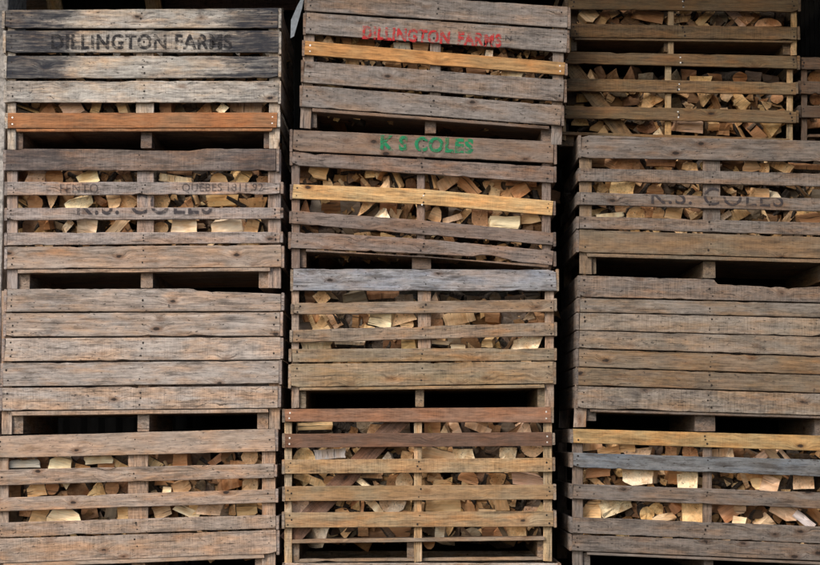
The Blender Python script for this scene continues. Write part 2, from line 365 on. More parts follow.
CR['M2'] = dict(Y=0, label='crate with a wide blue-grey top board in the middle stack', boards=[
  (S(293.5,268.7,290.6,556,269.7,291),'blue',.9,.0),(S(294,303,314.5,554,299.5,311.9),'tan',.5,.0),(S(293,330,342.5,554,322.5,335.8),'tan',.5,.0),
  (S(292,349,362.3,554,348,360.5),'tan2',.5,.0),(S(291,364,387.3,553,361.6,383.4),'tan2',.4,.0)], deck=(S(299,387.8,390.6,545,384.6,388),'tan2'),
  posts=[(291.5,299,408),(418,431,389),(545,554,407)], bear=[(299,306,389,408),(415.5,424,388,407),(538,546,387,407)], pt='wb', side='tan', xl=292.5, xr=554)
CR['M3'] = dict(Y=0, label='widely slatted newer crate at bottom of middle stack', boards=[
  (S(285,409.3,421.7,551,407.2,422.7),'red',.1,.0,'b'),(S(285,434,447.9,552,432.3,446),'dred',.1,.0,'b'),(S(285,460,473.9,552,458,472),'ntan',.15,.0),
  (S(285,486.6,501.3,553,484.8,499.5),'ntan',.15,.0),(S(285,512.8,527.8,553.5,511.4,526.6),'ntan',.15,.0)], deck=(S(292,540,543.7,545,536.8,540.5),'tan'),
  posts=[(284.5,292,563),(414,422,562),(543.5,552,561)], bear=[(292.5,299,543,560),(407,414.5,542,559),(537.5,544,541,558)], pt='lp', side='tan', xl=285, xr=552.5,
  skid=(S(293,559.6,562.6,550,557.3,560.3),'tan'), brace=((403,416),(287,542),19,'dred'))
CR['R1'] = dict(Y=.02, label='crate faintly marked K.S. COLES at top of right stack', boards=[
  (S(581.5,135,158,820,140.4,162,x2=843),'rg',.7,.0),(S(581,167.9,181,820,173,186.5,x2=843),'rg',.7,.0),(S(580,192,204.5,820,198.3,211.5,x2=843),'rg',.7,.0),
  (S(579.5,216,228.4,820,222.5,235.4,x2=843),'rg',.7,.0),(S(579,229.6,252.3,820,237,258.5,x2=842),'rt',.3,.0)], deck=(S(587,253.2,256.8,820,259.4,263,x2=832),'rt'),
  posts=[(579.5,592,274),(703,720.5,260),(830,843,281)], bear=[(587,596,255,274),(703,715,261,278),(822,832,263,281)], pt='rg', side='rg', xl=579.5, xr=843, legs='rt')
CR['R2'] = dict(Y=.01, label='closed crate with seven narrow front boards in the right stack', boards=[
  (S(580.5,275.3,296.8,820,285,302.5,x2=842,top=[(580.5,275.3),(713,279.3),(718,284.3),(784,287.2),(787,289.6),(791,288),(842,285)]),'rg',.5,.0),
  (S(580,298.2,311.9,820,303.8,317.4,x2=842),'r2',.9,.0),(S(579.5,312.8,329.9,820,318.5,336.3,x2=842),'r2',.6,.0),(S(579.5,330.8,348,820,337.2,355.8,x2=842),'r2',.6,.0),
  (S(579,349.2,366.6,820,357.2,374.5,x2=842),'rt',.5,.0),(S(578.5,367.9,385,820,375.7,392.8,x2=841),'rt',.5,.0),
  (S(578,386.2,408,820,394.2,415.8,x2=841,bot=[(578,408),(610,409.4),(640,408.6),(672,411.6),(720,412.4),(841,416)]),'r2',.8,.0)], deck=(S(590,409.6,412,820,416.4,418.6,x2=832),'rg'),
  posts=[(573.5,586,427),(703,715,414),(830,843,436)], bear=[(586,596,410,421),(695,715,414,431),(815,832,418,436)], pt='wb', side='rg', xl=578, xr=842, ptop=[(580,592),(703,715),(830,843)])
CR['R3'] = dict(Y=0, label='crate with yellow top slat and blue-grey second slat, bottom of right stack', boards=[
  (S(573.5,429,443,820,435.8,451,x2=840),'yb',.0,.0),(S(573.5,452.8,467.3,820,460,476.5,x2=840),'rb',.9,.0),(S(573,484,498.6,820,493,508.7,x2=840),'rg',.8,.0),
  (S(573,517.2,533,820,527,543.4,x2=840),'rg',.8,.0),(S(572.5,534.8,550.8,820,544.5,560.6,x2=840),'rg',.8,.0)], deck=(S(587,552.4,555,820,562.2,565,x2=828),'rg'),
  posts=[(572.5,583,571),(703,712,560),(829,840,580)], bear=[(583,590,553,571),(704,713,560,575),(815,829,565,580)], pt='rg', side='rg', xl=573, xr=840)
CR['R0'] = dict(Y=.30, label='brown slatted crate standing on the right stack', boards=[
  (S(564,51,63.4,797,55.8,68.7),'dk',.2,.0,'c'),(S(563,77.9,91,795.5,82,94.7),'dk',.2,.0,'c'),(S(561,105,118.3,796,110.4,123.3),'dk',.2,.0,'c')],
  deck=(S(560,131.4,134.5,790,138.4,142),'dk'),
  posts=[(787,793,147),(665,671.5,142),(562,566,140)], bear=[(558,574,134,146),(660,670,138,149),(782,790,142,151)], pt='yb', side='dk', xl=563, xr=796, brace=((566,60),(628,140),15,'dk'))
CR['R00'] = dict(Y=.30, label='brown slatted crate cut by the top edge, highest on the right', boards=[
  (S(568,-30,-17,798,-27,-14),'dk',.2,.0),(S(568,-4,9,798,-2,12),'dk',.2,.0,'c'),(S(571,23,37,797,26.5,40),'dk',.2,.0)],
  deck=(S(575,37.6,39.6,793,40.4,42.6),'dk'),
  posts=[(791,797,55),(668,674,54),(566,571,51)], bear=[(571,577,39,51),(664,668.5,41,52),(783,791,42,55)], pt='yb', side='dk', xl=568, xr=797)
FRL = dict(boards=[(S(801.5,56.6,69,820,57,69.4,x2=866),'dg2',.2,.0),(S(801.5,80.5,93.8,820,81,94.2,x2=866),'dg2',.2,.0),(S(801.5,105,117.4,820,105.4,117.8,x2=866),'dg2',.2,.0),(S(801.5,129,141,820,129.4,141.4,x2=866),'dg2',.2,.0)])
T['dg2'] = (84,70,58)
CR['FR'] = dict(Y=.32, label='dark slatted crate cut by the right edge of the photo', boards=FRL['boards'][:3], deck=(S(808,134,137,860,134,137),'dg2'),
  posts=[(801.5,807.5,148),(832,837,135),(860,866,148)], bear=[(808,815,137,148),(832,838,137,148),(852,859,137,148)], pt='dg2', side='dg2', xl=801.5, xr=866)
# what carries the stacks: closed crates of the same kind standing on the ground
def plain(xl, xr, top, ground, tone, label, Y=0, n=5, gapy=2.0):
    hgt = (ground-17-top); bh = hgt/n
    return dict(Y=Y, label=label, boards=[(S(xl,top+i*bh,top+(i+1)*bh-gapy,xr,top+i*bh,top+(i+1)*bh-gapy),tone,.6,.0) for i in range(n)],
      deck=(S(xl+10,ground-17,ground-14,xr-10,ground-17,ground-14),tone), posts=[(xl,xl+11,ground),((xl+xr)/2-8,(xl+xr)/2+8,ground-16),(xr-11,xr,ground)],
      bear=[(xl+11,xl+20,ground-14,ground),((xl+xr)/2-6,(xl+xr)/2+6,ground-14,ground),(xr-20,xr-11,ground-14,ground)], pt=tone, side=tone, xl=xl, xr=xr)
GP = 440+1.75/mpp(0)*1.0
def ground_px(Y=0.0):
    lo, hi = 500.0, 900.0
    for _ in range(40):
        m = (lo+hi)/2
        if at(410, m, Y).z > 0: lo = m
        else: hi = m
    return lo
G0 = ground_px(0)
CR['M4'] = plain(285,558,563.6,G0,'lg','pale crate whose top edge shows under the bottom middle crate', n=6)
CR['L4'] = plain(-8,270,588,G0,'br','base crate standing on the ground under the left stack')
CR['R4'] = plain(570,836,582,G0,'rg','base crate standing on the ground under the right stack')

def build_crate(key, c):
    Y = c['Y']; depth = 1.2
    bl = c['boards']; xl, xr = c['xl'], c['xr']; top = min(bl[0][0][2][0][1], bl[0][0][2][-1][1]); low = max(p[2] for p in c['posts'])
    base = at((xl+xr)/2, low, Y); base.y += depth/2
    root = bpy.data.objects.new('wooden_crate', None); C.objects.link(root); root.location = base
    tag(root, c['label'], 'crate', 'stacked wooden crates')
    c['root'] = root; c['front'] = []
    tmid = .5
    for i, bspec in enumerate(bl):
        sp, tone, w, st = bspec[:4]; opt = bspec[4] if len(bspec) > 4 else ''
        nails = () if 'b' in opt else (.018, .5, .982); bright = (.018, .982) if 'b' in opt else (.5,) if 'c' in opt else ()
        jf = rng.uniform(.96, 1.04); jt = tuple(v*jf for v in T[tone])
        o = px_board('board', sp, Y, root, jt, weather=w, stain=st, nails=nails, bright=bright,
                     rough=.0006 if w < .2 else .0013, ns=60 if len(sp[2]) > 2 or len(sp[3]) > 2 else 36)
        c['front'].append(o)
        # back board, same run
        bo = px_board('board', sp, Y, root, T[tone], weather=w, ns=6); bo.matrix_basis = Matrix.Translation((0, depth-.03, 0)) @ bo.matrix_basis
        # side boards: ends show beside the front boards
        for side in (0, 1):
            xx = sp[0] if side == 0 else sp[1]; a, b2 = interp(sp[2])(xx), interp(sp[3])(xx)
            if key[0] == 'M' and side == 0 or side == 1: a += rng.uniform(-1.2, 1.2); b2 += rng.uniform(-1.2, 1.2)
            lx = (min(s[0][0] for s in bl)) if side == 0 else (max(s[0][1] for s in bl))
            lx = xx
            A = at(lx, (a+b2)/2, Y); hh = (b2-a)/2*mpp(Y)
            g = .0015
            t = .019
            # thickness runs away from the crate's centre
            if side == 0: A.x -= g
            else: A.x += g+t
            A.y = Y+.003; Bv = A.copy(); Bv.y = Y+depth-.004
            jf = rng.uniform(.88, 1.04); jt2 = tuple(v*jf for v in T[c['side']])
            board('board', A, Bv, lambda q, h=hh: h, lambda q, h=hh: h, t, (-1, 0, 0), root, jt2, weather=.6, ns=14, nails=() if side else (.03,))
    # posts: upright boards behind the front boards (and the same at the back)
    for j, (x0, x1, yb) in enumerate(c['posts']):
        xt0, xt1 = (c['ptop'][j] if 'ptop' in c else (x0, x1)); yt = interp(bl[0][0][2])((xt0+xt1)/2)+1.5
        h = (x1-x0)/2*mpp(Y)
        y0 = Y+.0275
        nm = 'middle_post' if j == 1 else 'corner_post'
        A = at((x0+x1)/2, yb, y0); B = at((xt0+xt1)/2, yt, y0)
        tone = T[c['pt']]
        if 'legs' in c and j == 0: tone = T[c['legs']]
        board(nm, A, B, lambda q, h=h: h, lambda q, h=h: h, .022, (0, 1, 0), root, tone, weather=.4, ns=22, rough=.001)
        if True:
            A2, B2 = A.copy(), B.copy(); A2.y = B2.y = Y+depth-.055
            board(nm, A2, B2, lambda q, h=h: h, lambda q, h=h: h, .022, (0, 1, 0), root, tone, weather=.4, ns=4)
    sp, tone = c['deck'][:2]
    # floor of the crate: one front board in sight, the rest behind it
    if len(c['deck']) > 2:
        px_board('floor_edge', sp, Y+.004, root, T[tone], thick=.03, weather=0, ns=40, rough=.0008)
        px_board('floor', sp, Y+.038, root, T['gr'], thick=depth-.08, weather=.5, ns=40, rough=.0008); tone = 'gr'  # same wood as the edge, coloured darker to stand for shade underneath
    else: px_board('floor', sp, Y+.004, root, T[tone], thick=depth-.04, weather=.3, ns=40, rough=.0008)
    for (x0, x1, y0, y1) in c['bear']:
        yy = Y+.051; A = at(x0, (y0+y1)/2, yy); B = at(x1, (y0+y1)/2, yy); h = (y1-y0)/2*mpp(yy)
        w = (x1-x0)/2*mpp(yy)
        # runs in depth: build along Y so that the grain follows it
        A = at((x0+x1)/2, (y0+y1)/2, yy); A.x += w; B = A.copy(); B.y = Y+depth-.06
        board('bearer', A, B, lambda q, h=h: h, lambda q, h=h: h, 2*w, (-1, 0, 0), root, tuple(v*.92 for v in T[tone]), weather=.5, ns=8, rough=.003)
    if 'skid' in c: px_board('skid', c['skid'][0], Y+.052, root, T[c['skid'][1]], thick=.09, weather=.3, ns=24)
    if 'brace' in c:
        p, q, w, tone = c['brace']; yy = Y+.058; A, B = at(*q, yy), at(*p, yy); h = w/2*mpp(yy)
        if A.x > B.x: A, B = B, A
        board('diagonal_brace', A, B, lambda t, h=h: h, lambda t, h=h: h, .02, (0, 1, 0), root, T[tone], weather=.1, ns=30, rough=.001)

for key in ('L0','L1','L2','L3','M0','M1','M2','M3','R1','R2','R3','R0','R00','FR','M4','L4','R4'): build_crate(key, CR[key])

# lettering, painted on the boards
f = CR['L0']['front'][1]; lettering('DILLINGTON FARMS', f, CR['L0']['root'], 51, 232, 49.5, 49.3, 16, 0, P_BLACK, weight=.035, gap=1.0)
f = CR['M0']['front'][1]; lettering('DILLINGTON FARMS', f, CR['M0']['root'], 362, 501, 39, 47.5, 14, -.02, P_RED, weight=.045, gap=1.5)
lettering('N', f, CR['M0']['root'], 505, 511, 40.5, 41, 5.5, -.02, P_FAINT, weight=0.0)
f = CR['M1']['front'][0]; lettering('K S COLES', f, CR['M1']['root'], 380, 473, 149.8, 153.8, 15.5, .01, P_GREEN, weight=.045, gap=1.0)
f = CR['L1']['front'][2]; r = CR['L1']['root']
lettering('K.S. COLES', f, r, 77, 212, 215, 214, 22, 0, P_FAINT, clip=[((7,208.4),(280,207.9),True)], weight=.012, gap=.9)
lettering('QUEBES 1811 92', CR['L1']['front'][1], r, 182, 263, 193, 192.8, 9.8, 0, P_FAINT2, weight=.006, gap=.8)
lettering('FENTO', CR['L1']['front'][1], r, 60, 98, 193, 192.9, 9.5, 0, P_FAINT2, weight=0.0)
f = CR['R1']['front'][2]; r = CR['R1']['root']
lettering('K.S. COLES', f, r, 651, 783, 203.5, 207, 18, .02, P_FAINT, clip=[((580,192.8),(820,199.2),True)], weight=.004, gap=.9)
def on_post(crate, text, args, clip):
    post = [o for o in crate['root'].children if o.name.startswith('middle_post')][0]
    lettering(text, post, crate['root'], *args[:-2], crate['Y']+.0265, P_FAINT, clip=clip, weight=args[-1], gap=.9)
on_post(CR['L1'], 'K.S. COLES', (77, 212, 215, 214, 22, 0, .012), [((138,200),(138,220),False),((153,200),(153,220),True),((7,206.2),(280,205.8),False)])
on_post(CR['R1'], 'K.S. COLES', (651, 783, 203.5, 207, 18, 0, .004), [((704,180),(704,220),False),((719,180),(719,220),True),((580,190.8),(820,197),False)])
#LOGS_HERE

# ------------------------------------------------------------ firewood, read log by log: x y w h turn shape tone
# shapes: q split block end, t wedge end, r round end, h half-round end, l log lying across; tones as in TONE
TONE = dict(p=(240,221,188), y=(226,190,144), o=(184,140,102), b=(122,92,66), g=(112,101,88), k=(220,188,156), d=(84,72,62), w=(216,210,200))
LOGS = {
('L0',4): "28 107 23 30 0 q g;49 108 18 16 10 t o;72 107 20 18 -35 q k;96 106 12 20 15 q y;107 106 12 20 0 q b;121 105 9 22 -20 q y;165 108 14 18 0 q o;184 110 26 18 0 r g;205 108 22 18 10 t o;222 109 9 10 45 q p;246 108 36 15 0 l k;131 108 12 18 0 q d",
('L0',2): "250 54 22 9 0 l o;203 54 10 8 20 q o;225 56 18 8 0 q b;26 57 14 6 0 q b",
('L1',1): "36 177 17 24 5 q k;54 178 20 20 0 r o;74 176 20 14 -30 l b;89 178 21 16 -25 q p;107 176 15 15 0 q b;122 177 14 18 0 q b;176 178 36 8 5 l p;178 171 34 6 3 l b;194 179 18 7 -20 l g;219 179 21 13 0 h y;246 176 11 24 30 q y;257 176 10 20 -35 l b;262 180 12 10 0 q o;133 178 9 12 0 q d;162 174 10 16 0 q d",
('L1',2): "35 203 15 17 0 r o;52 201 15 17 180 t y;66 202 14 18 0 q b;81 205 27 13 -20 q p;90 197 26 7 -15 l y;104 203 18 8 -50 l g;114 199 13 16 -10 q y;125 205 18 18 40 q y;162 202 17 20 15 q y;178 200 18 20 0 q d;188 204 20 13 10 t o;194 199 14 7 80 l y;222 201 32 12 0 l y;253 204 26 12 0 l o;205 200 12 18 0 q g;240 202 10 16 0 q d",
('L1',3): "31 227 19 18 0 q b;52 226 24 16 -5 l d;68 225 8 12 40 q p;87 227 28 19 10 q p;101 226 20 8 -45 l b;116 226 24 11 -55 l k;128 229 13 14 0 t o;160 229 17 15 0 r y;183 228 28 20 0 q p;203 226 18 18 0 r d;225 228 31 17 -10 q p;242 225 14 14 10 q b;252 227 15 18 15 q k;264 226 12 16 0 q d;44 224 12 12 0 q o",
('L3',1): "24 465 32 12 -5 l w;61 465 22 17 15 q p;78 462 14 16 0 q d;82 469 16 8 10 q o;98 459 28 8 -8 l p;106 466 14 10 0 q o;121 463 14 14 0 q d;152 464 20 8 35 l y;166 463 16 18 0 q b;180 460 16 15 0 q o;200 459 26 20 0 q d;215 462 20 7 -35 l o;228 457 16 16 0 r b;238 466 14 10 0 q o;250 457 18 18 0 r y;258 464 16 7 -45 l b;45 463 14 14 10 q b;8 466 12 14 0 q b",
('L3',2): "13 493 16 18 0 q b;25 491 14 18 0 q d;37 490 19 14 -10 q y;52 487 14 16 0 r o;67 485 12 10 180 t p;56 494 24 9 0 l o;78 488 24 18 0 q b;98 488 22 16 0 t y;112 488 16 16 0 r o;123 487 14 18 0 q b;150 485 13 16 0 q d;164 481 20 9 0 l o;182 488 20 14 -20 q y;167 491 10 8 0 q p;194 483 16 14 0 q b;204 489 18 14 0 q g;213 479 14 10 0 q b;228 484 27 14 -10 l o;250 484 16 18 5 q k;260 482 10 14 0 q d",
('L3',3): "16 517 18 16 0 q d;26 511 14 10 0 q o;38 515 18 20 15 q y;65 517 36 20 5 h p;89 512 18 14 0 q b;99 517 14 12 0 t d;111 515 18 11 -75 l g;123 513 12 18 0 q y;151 508 14 12 0 q b;163 510 18 15 -20 q k;174 512 10 16 10 q b;186 513 26 8 30 l p;196 507 16 14 0 q y;211 508 22 16 10 q k;224 505 12 10 0 q o;234 509 18 16 0 r d;246 511 22 13 0 q y;257 507 20 9 35 l y",
('M0',2): "327 39 16 12 0 t k;358 43 36 9 4 l o;402 46 18 8 0 l w;420 47 16 10 10 q k;437 50 9 9 0 q g;489 54 8 8 0 q p;503 55 14 14 10 t o;519 56 12 10 0 t g;537 59 16 8 0 l b;455 52 14 10 0 q d",
('M0',3): "352 61 14 12 0 q y;393 67 18 16 0 r o;413 68 12 10 0 q b;423 70 10 10 0 q y;437 72 10 10 0 q g;457 72 12 12 0 q b;477 75 20 12 0 q o;495 76 9 12 0 q y;512 75 24 7 12 l p;528 80 12 10 0 q g;375 66 14 10 0 q d",
('M0',4): "504 102 28 5 2 l p;527 102 14 6 0 q y",
('M0',1): "499 23 22 6 4 l k",
('M1',2): "318 172 21 14 12 q y;307 181 24 12 0 l o;357 171 36 10 3 l o;370 172 10 12 0 q y;346 181 36 12 0 l d;366 184 12 10 0 q b;377 173 11 13 180 t y;386 184 15 18 15 t y;396 176 26 10 62 l y;411 185 12 14 0 r b;432 178 24 8 80 l y;449 182 27 12 -30 l y;469 186 24 12 42 l o;481 180 28 12 40 l d;500 184 30 16 -20 l y;520 190 18 12 -35 q o;520 182 30 10 5 q o;537 191 16 10 -10 q b;507 194 14 14 0 t o;305 171 16 12 0 q b;404 172 12 14 0 q d;545 196 12 14 0 q b",
('M1',3): "306 207 12 18 0 t o;317 207 16 18 0 q g;335 208 26 18 0 q b;350 207 18 18 0 q g;364 206 27 10 -35 t y;373 213 18 10 0 l g;388 206 20 18 0 q o;385 215 15 13 0 t p;398 217 20 8 0 l b;408 209 18 20 170 t b;436 214 14 18 20 h y;452 213 26 14 0 l g;452 219 20 6 -15 l k;466 215 28 15 -45 l y;479 219 16 20 0 q o;486 216 14 16 0 q b;505 223 34 13 3 l p;510 214 18 8 0 q d;530 217 22 13 -8 h y;535 227 24 12 0 q b;443 201 34 7 2 l p;427 208 8 16 0 q b",
('M1',4): "310 229 22 12 0 q b;326 231 18 12 0 q d;345 234 22 10 0 l g;363 235 18 8 -15 l y;377 237 14 10 0 q b;391 237 22 7 10 l y;407 239 16 8 0 h y;445 246 30 6 0 q b",
('M2',1): "322 298 15 15 -35 q k;311 298 12 12 0 q b;337 297 18 14 0 q d;355 299 22 12 -10 q g;383 298 28 16 3 l b;405 299 18 12 0 q g;434 297 9 11 0 t k;495 298 14 12 0 r g;450 301 20 10 0 q d;475 301 20 10 0 q d;515 300 20 10 0 q d;533 300 14 10 0 q g",
('M2',2): "313 317 20 10 0 l o;307 322 18 18 0 q g;321 323 20 15 0 t y;333 318 22 10 50 l k;345 322 20 16 0 r g;355 319 14 16 0 q g;363 319 16 16 0 h b;380 319 25 17 10 q p;367 328 16 9 -30 t y;400 318 25 11 -20 q y;407 324 15 12 0 r y;437 316 14 9 -50 l k;436 323 14 10 0 q o;459 317 34 13 -15 l y;479 319 26 12 0 r b;492 316 16 12 0 q o;512 319 26 14 0 q g;529 315 12 10 0 t k;537 317 20 14 0 q o",
('M2',3): "316 345 31 10 0 l p;350 343 31 8 0 l p;380 345 16 14 0 q d;394 344 20 12 0 q b;408 345 17 14 0 q y;440 345 20 7 15 l p;451 340 20 9 0 q g;458 348 13 8 0 l p;474 343 30 14 0 q b;487 344 12 8 0 q y;502 343 24 20 0 r g;527 343 25 15 10 q p;516 338 12 10 0 q b;364 344 12 14 0 q d",
('M2',4): "363 363 30 5 0 l y;440 363 12 5 0 q y",
('M3',1): "315 427 35 12 -5 l y;326 432 12 10 0 q g;342 428 28 12 20 l d;367 427 22 14 0 q g;374 430 11 10 10 q y;403 430 16 14 0 q d;433 427 16 15 0 q o;444 431 12 14 0 t k;456 427 18 9 62 l k;468 428 16 14 0 q d;478 427 26 8 20 l k;486 425 16 10 0 q b;495 431 12 10 0 q b;508 428 16 14 0 r d;525 429 20 18 0 t k;536 430 12 14 0 r g",
('M3',2): "304 455 24 14 0 h y;330 455 31 10 0 l w;350 455 15 14 0 r b;386 457 14 11 0 t w;400 450 24 10 0 l d;407 457 12 10 0 q y;369 453 14 12 0 q b;437 455 30 14 12 q k;451 453 12 12 0 r o;464 456 20 14 0 q p;486 454 27 16 0 q d;508 455 18 15 0 q p;532 452 22 11 180 h y;525 459 24 8 0 q d;318 452 14 12 0 q d",
('M3',3): "311 479 36 9 18 l y;330 481 14 10 0 r o;336 477 14 8 30 l y;363 484 24 9 35 l p;372 477 22 8 0 l k;386 480 15 14 -25 q g;404 482 17 20 0 r k;432 480 26 10 0 l g;443 484 18 8 0 q y;457 480 14 12 0 q d;469 477 20 13 15 h o;483 477 14 10 0 q b;497 480 18 14 180 h o;507 480 16 8 85 l g;527 480 32 15 10 q k;478 484 16 8 0 q g;515 477 12 12 0 q b",
('M3',4): "300 507 17 18 0 q k;343 505 14 9 -10 l y;342 512 16 8 0 r y;357 507 15 16 0 q o;374 504 24 8 40 l p;393 506 32 18 180 h p;409 509 12 16 0 q d;443 507 32 15 0 l y;466 507 16 16 85 l o;492 506 32 12 0 l y;488 512 20 6 0 q k;514 507 20 16 0 r d;533 504 18 10 0 q g;541 508 12 12 0 t p;531 511 16 8 0 q k",
('M3',5): "322 537 19 22 175 t w;348 535 27 17 200 t g;375 534 27 14 -5 q b;398 534 24 15 0 q b;411 533 8 14 0 q g;440 533 10 15 0 q w;429 545 13 9 180 h o;452 533 16 14 0 q d;470 533 24 11 -10 h g;490 533 18 13 0 q b;502 532 9 13 0 q o;516 533 20 12 0 q y;533 532 16 12 0 q d;336 531 10 8 0 q d",
('R00',2): "590 14 15 15 45 q k;605 16 26 10 -45 l o;573 15 14 16 0 q d;628 17 26 18 0 t b;651 15 30 13 12 q o;690 18 24 14 -30 l b;705 17 24 8 -45 l y;719 19 20 18 0 r g;737 17 26 9 50 l k;746 17 13 13 45 q o;768 22 30 9 0 h o;765 14 18 10 0 q g;612 22 14 10 0 q b;780 18 10 14 0 q d",
('R0',1): "590 75 12 12 0 t y;601 73 16 8 60 l b;613 75 15 14 0 t b;629 74 17 18 0 t b;646 77 18 10 0 q g;675 76 16 14 0 t g;688 75 15 13 0 q b;702 80 22 8 0 q y;716 78 16 10 0 q b;740 78 16 13 0 r o;753 77 18 14 0 q d;771 80 18 10 0 q d",
('R0',2): "576 98 18 16 0 q d;613 99 26 15 0 h b;631 99 15 14 0 q b;648 98 28 18 -25 t y;658 102 14 10 0 q d;682 100 18 17 0 r d;695 97 14 12 0 q b;705 100 17 15 180 t y;717 102 22 9 -50 l o;728 102 20 9 65 l b;739 101 24 12 55 l y;752 103 14 14 0 q b;764 98 14 14 0 q g;777 98 14 12 0 r o;775 107 12 8 0 q b",
('R0',3): "580 121 18 10 0 h y;595 123 16 12 0 t b;603 130 13 9 0 t y;632 123 20 9 10 l b;647 126 22 15 0 r b;658 131 12 8 0 t p;690 127 30 10 2 q k;711 129 16 16 0 q d;724 129 11 12 0 q o;740 130 20 7 58 l y;752 129 28 12 55 l o;773 128 28 17 180 t y;640 121 18 8 0 q d",
('R1',1): "601 163 22 10 5 l b;629 164 31 13 3 q o;661 162 31 9 3 l o;684 164 18 12 0 r b;693 167 11 10 0 q y;733 165 20 10 0 q b;751 165 18 13 0 h y;764 168 11 10 0 q y;780 165 28 10 25 l y;805 168 31 12 5 l o;612 165 14 10 0 q d;730 170 14 8 0 q d",
('R1',2): "600 186 13 15 -20 t y;622 187 21 18 5 q y;640 186 14 14 0 q b;655 189 20 10 0 h o;667 187 14 14 0 q d;680 187 24 8 30 l b;697 189 22 9 35 l o;736 191 32 13 0 l g;762 194 13 14 0 q y;777 197 16 11 0 t p;805 195 36 14 0 l g;610 189 12 14 0 q d",
('R1',3): "610 216 28 5 -3 l p;636 212 19 13 0 h y;648 211 13 12 0 q o;659 213 15 12 0 h y;674 213 16 14 15 q y;691 213 17 13 190 h b;725 215 14 6 -40 l p;737 215 25 13 -30 l y;752 216 16 12 0 q g;768 219 20 10 0 q b;793 219 22 14 0 q g;811 219 20 12 -10 q o;602 212 12 10 0 q d;623 209 14 8 0 q b",
('R3',1): "590 448 28 9 0 l y;608 453 26 10 -10 q y;626 447 16 10 0 q y;638 453 26 8 -8 q k;656 450 13 12 0 q d;671 452 14 12 0 q o;690 452 16 12 0 q o;720 454 22 8 0 l k;730 454 9 13 0 t p;738 454 12 14 0 q b;752 456 16 10 0 r g;762 457 14 8 -30 l k;775 456 32 10 40 l k;786 457 22 8 45 l k;803 459 24 12 0 q d",
('R3',2): "598 471 29 13 -10 q o;604 479 29 9 -18 l b;637 477 32 17 -3 q p;622 483 14 9 0 q b;651 485 12 9 0 t y;663 476 28 11 45 l d;676 478 13 13 0 q o;687 480 19 21 0 q p;720 478 26 17 0 q d;734 482 22 14 0 l d;752 477 28 7 0 l o;758 484 16 11 180 h y;770 484 17 18 25 q k;775 476 14 8 10 q y;786 486 22 12 0 q g;792 477 20 8 30 l o;804 482 20 14 0 q k;815 488 16 10 0 q d",
('R3',3): "592 510 18 18 0 q y;615 508 33 15 -15 q p;637 510 18 16 0 q b;647 514 18 15 0 r y;658 508 17 10 35 h y;665 517 22 8 -10 q k;671 509 22 13 -40 l o;680 512 10 18 -20 q d;692 513 20 20 5 q y;717 507 16 12 0 q b;730 512 19 15 -35 q o;740 508 14 12 0 r k;755 512 25 19 0 r b;739 521 14 8 10 q p;767 521 22 10 0 t k;785 513 30 18 30 q k;804 520 22 9 45 q w;813 514 26 11 50 l o;745 521 14 8 0 q d;603 517 14 8 0 q b",
('FR',1): "815 76 17 11 0 h o;835 76 18 12 0 q b",
('FR',2): "816 99 14 13 0 r o;836 99 18 12 0 q b",
('FR',3): "815 124 20 9 0 l o;838 124 18 10 0 q k",
}
WHERE = {'L0':'black-lettered crate','L1':'faintly lettered left crate','L3':'bottom left crate','M0':'red-lettered crate','M1':'green-lettered crate',
 'M2':'blue-grey topped crate','M3':'bottom middle crate','R1':'faintly lettered right crate','R3':'bottom right crate','R0':'brown upper right crate','R00':'topmost right crate','FR':'dark edge crate'}
ORD = ['first','second','third','fourth','fifth','sixth','seventh','eighth','ninth','tenth','eleventh','twelfth','thirteenth','fourteenth','fifteenth','sixteenth']
LOOK = dict(p='cream',y='yellow-tan',o='orange-brown',b='brown',g='grey-brown',k='pinkish',d='bark-dark',w='whitish')
FORM = dict(q='split block',t='wedge log',r='rounded log',h='half-round log',l='crosswise log')
lr = random.Random(5)

def outline(shape):
    j = lambda a: lr.uniform(-a, a)
    if shape == 'q':
        p = [(-.5, -.5), (.5, -.5), (.5, .5), (-.5, .5)]; p = [(x+j(.10)*(1 if x < 0 else 1), y+j(.13)) for x, y in p]
        if lr.random() < .45:       # one corner knocked off by the round of the trunk
            i = lr.randrange(4); a, b, c = p[i-1], p[i], p[(i+1) % 4]
            p = p[:i]+[(b[0]+(a[0]-b[0])*.32, b[1]+(a[1]-b[1])*.32), (b[0]+(c[0]-b[0])*.32, b[1]+(c[1]-b[1])*.32)]+p[i+1:]
    elif shape == 't': p = [(-.5+j(.05), -.5+j(.06)), (0+j(.08), -.57), (.5+j(.05), -.47+j(.06)), (.08+j(.14), .5)]
    elif shape == 'r': p = [(.5*math.cos(a)*(1+j(.08)), .5*math.sin(a)*(1+j(.08))) for a in [i*math.pi/6 for i in range(12)]]
    elif shape == 'h': p = [(-.5, -.45), (0, -.5+j(.1)), (.5, -.45)]+[(.5*math.cos(a)*(1+j(.05)), -.4+.9*math.sin(a)*(1+j(.05))) for a in [math.pi*(i+.5)/6 for i in range(6)]]
    return p

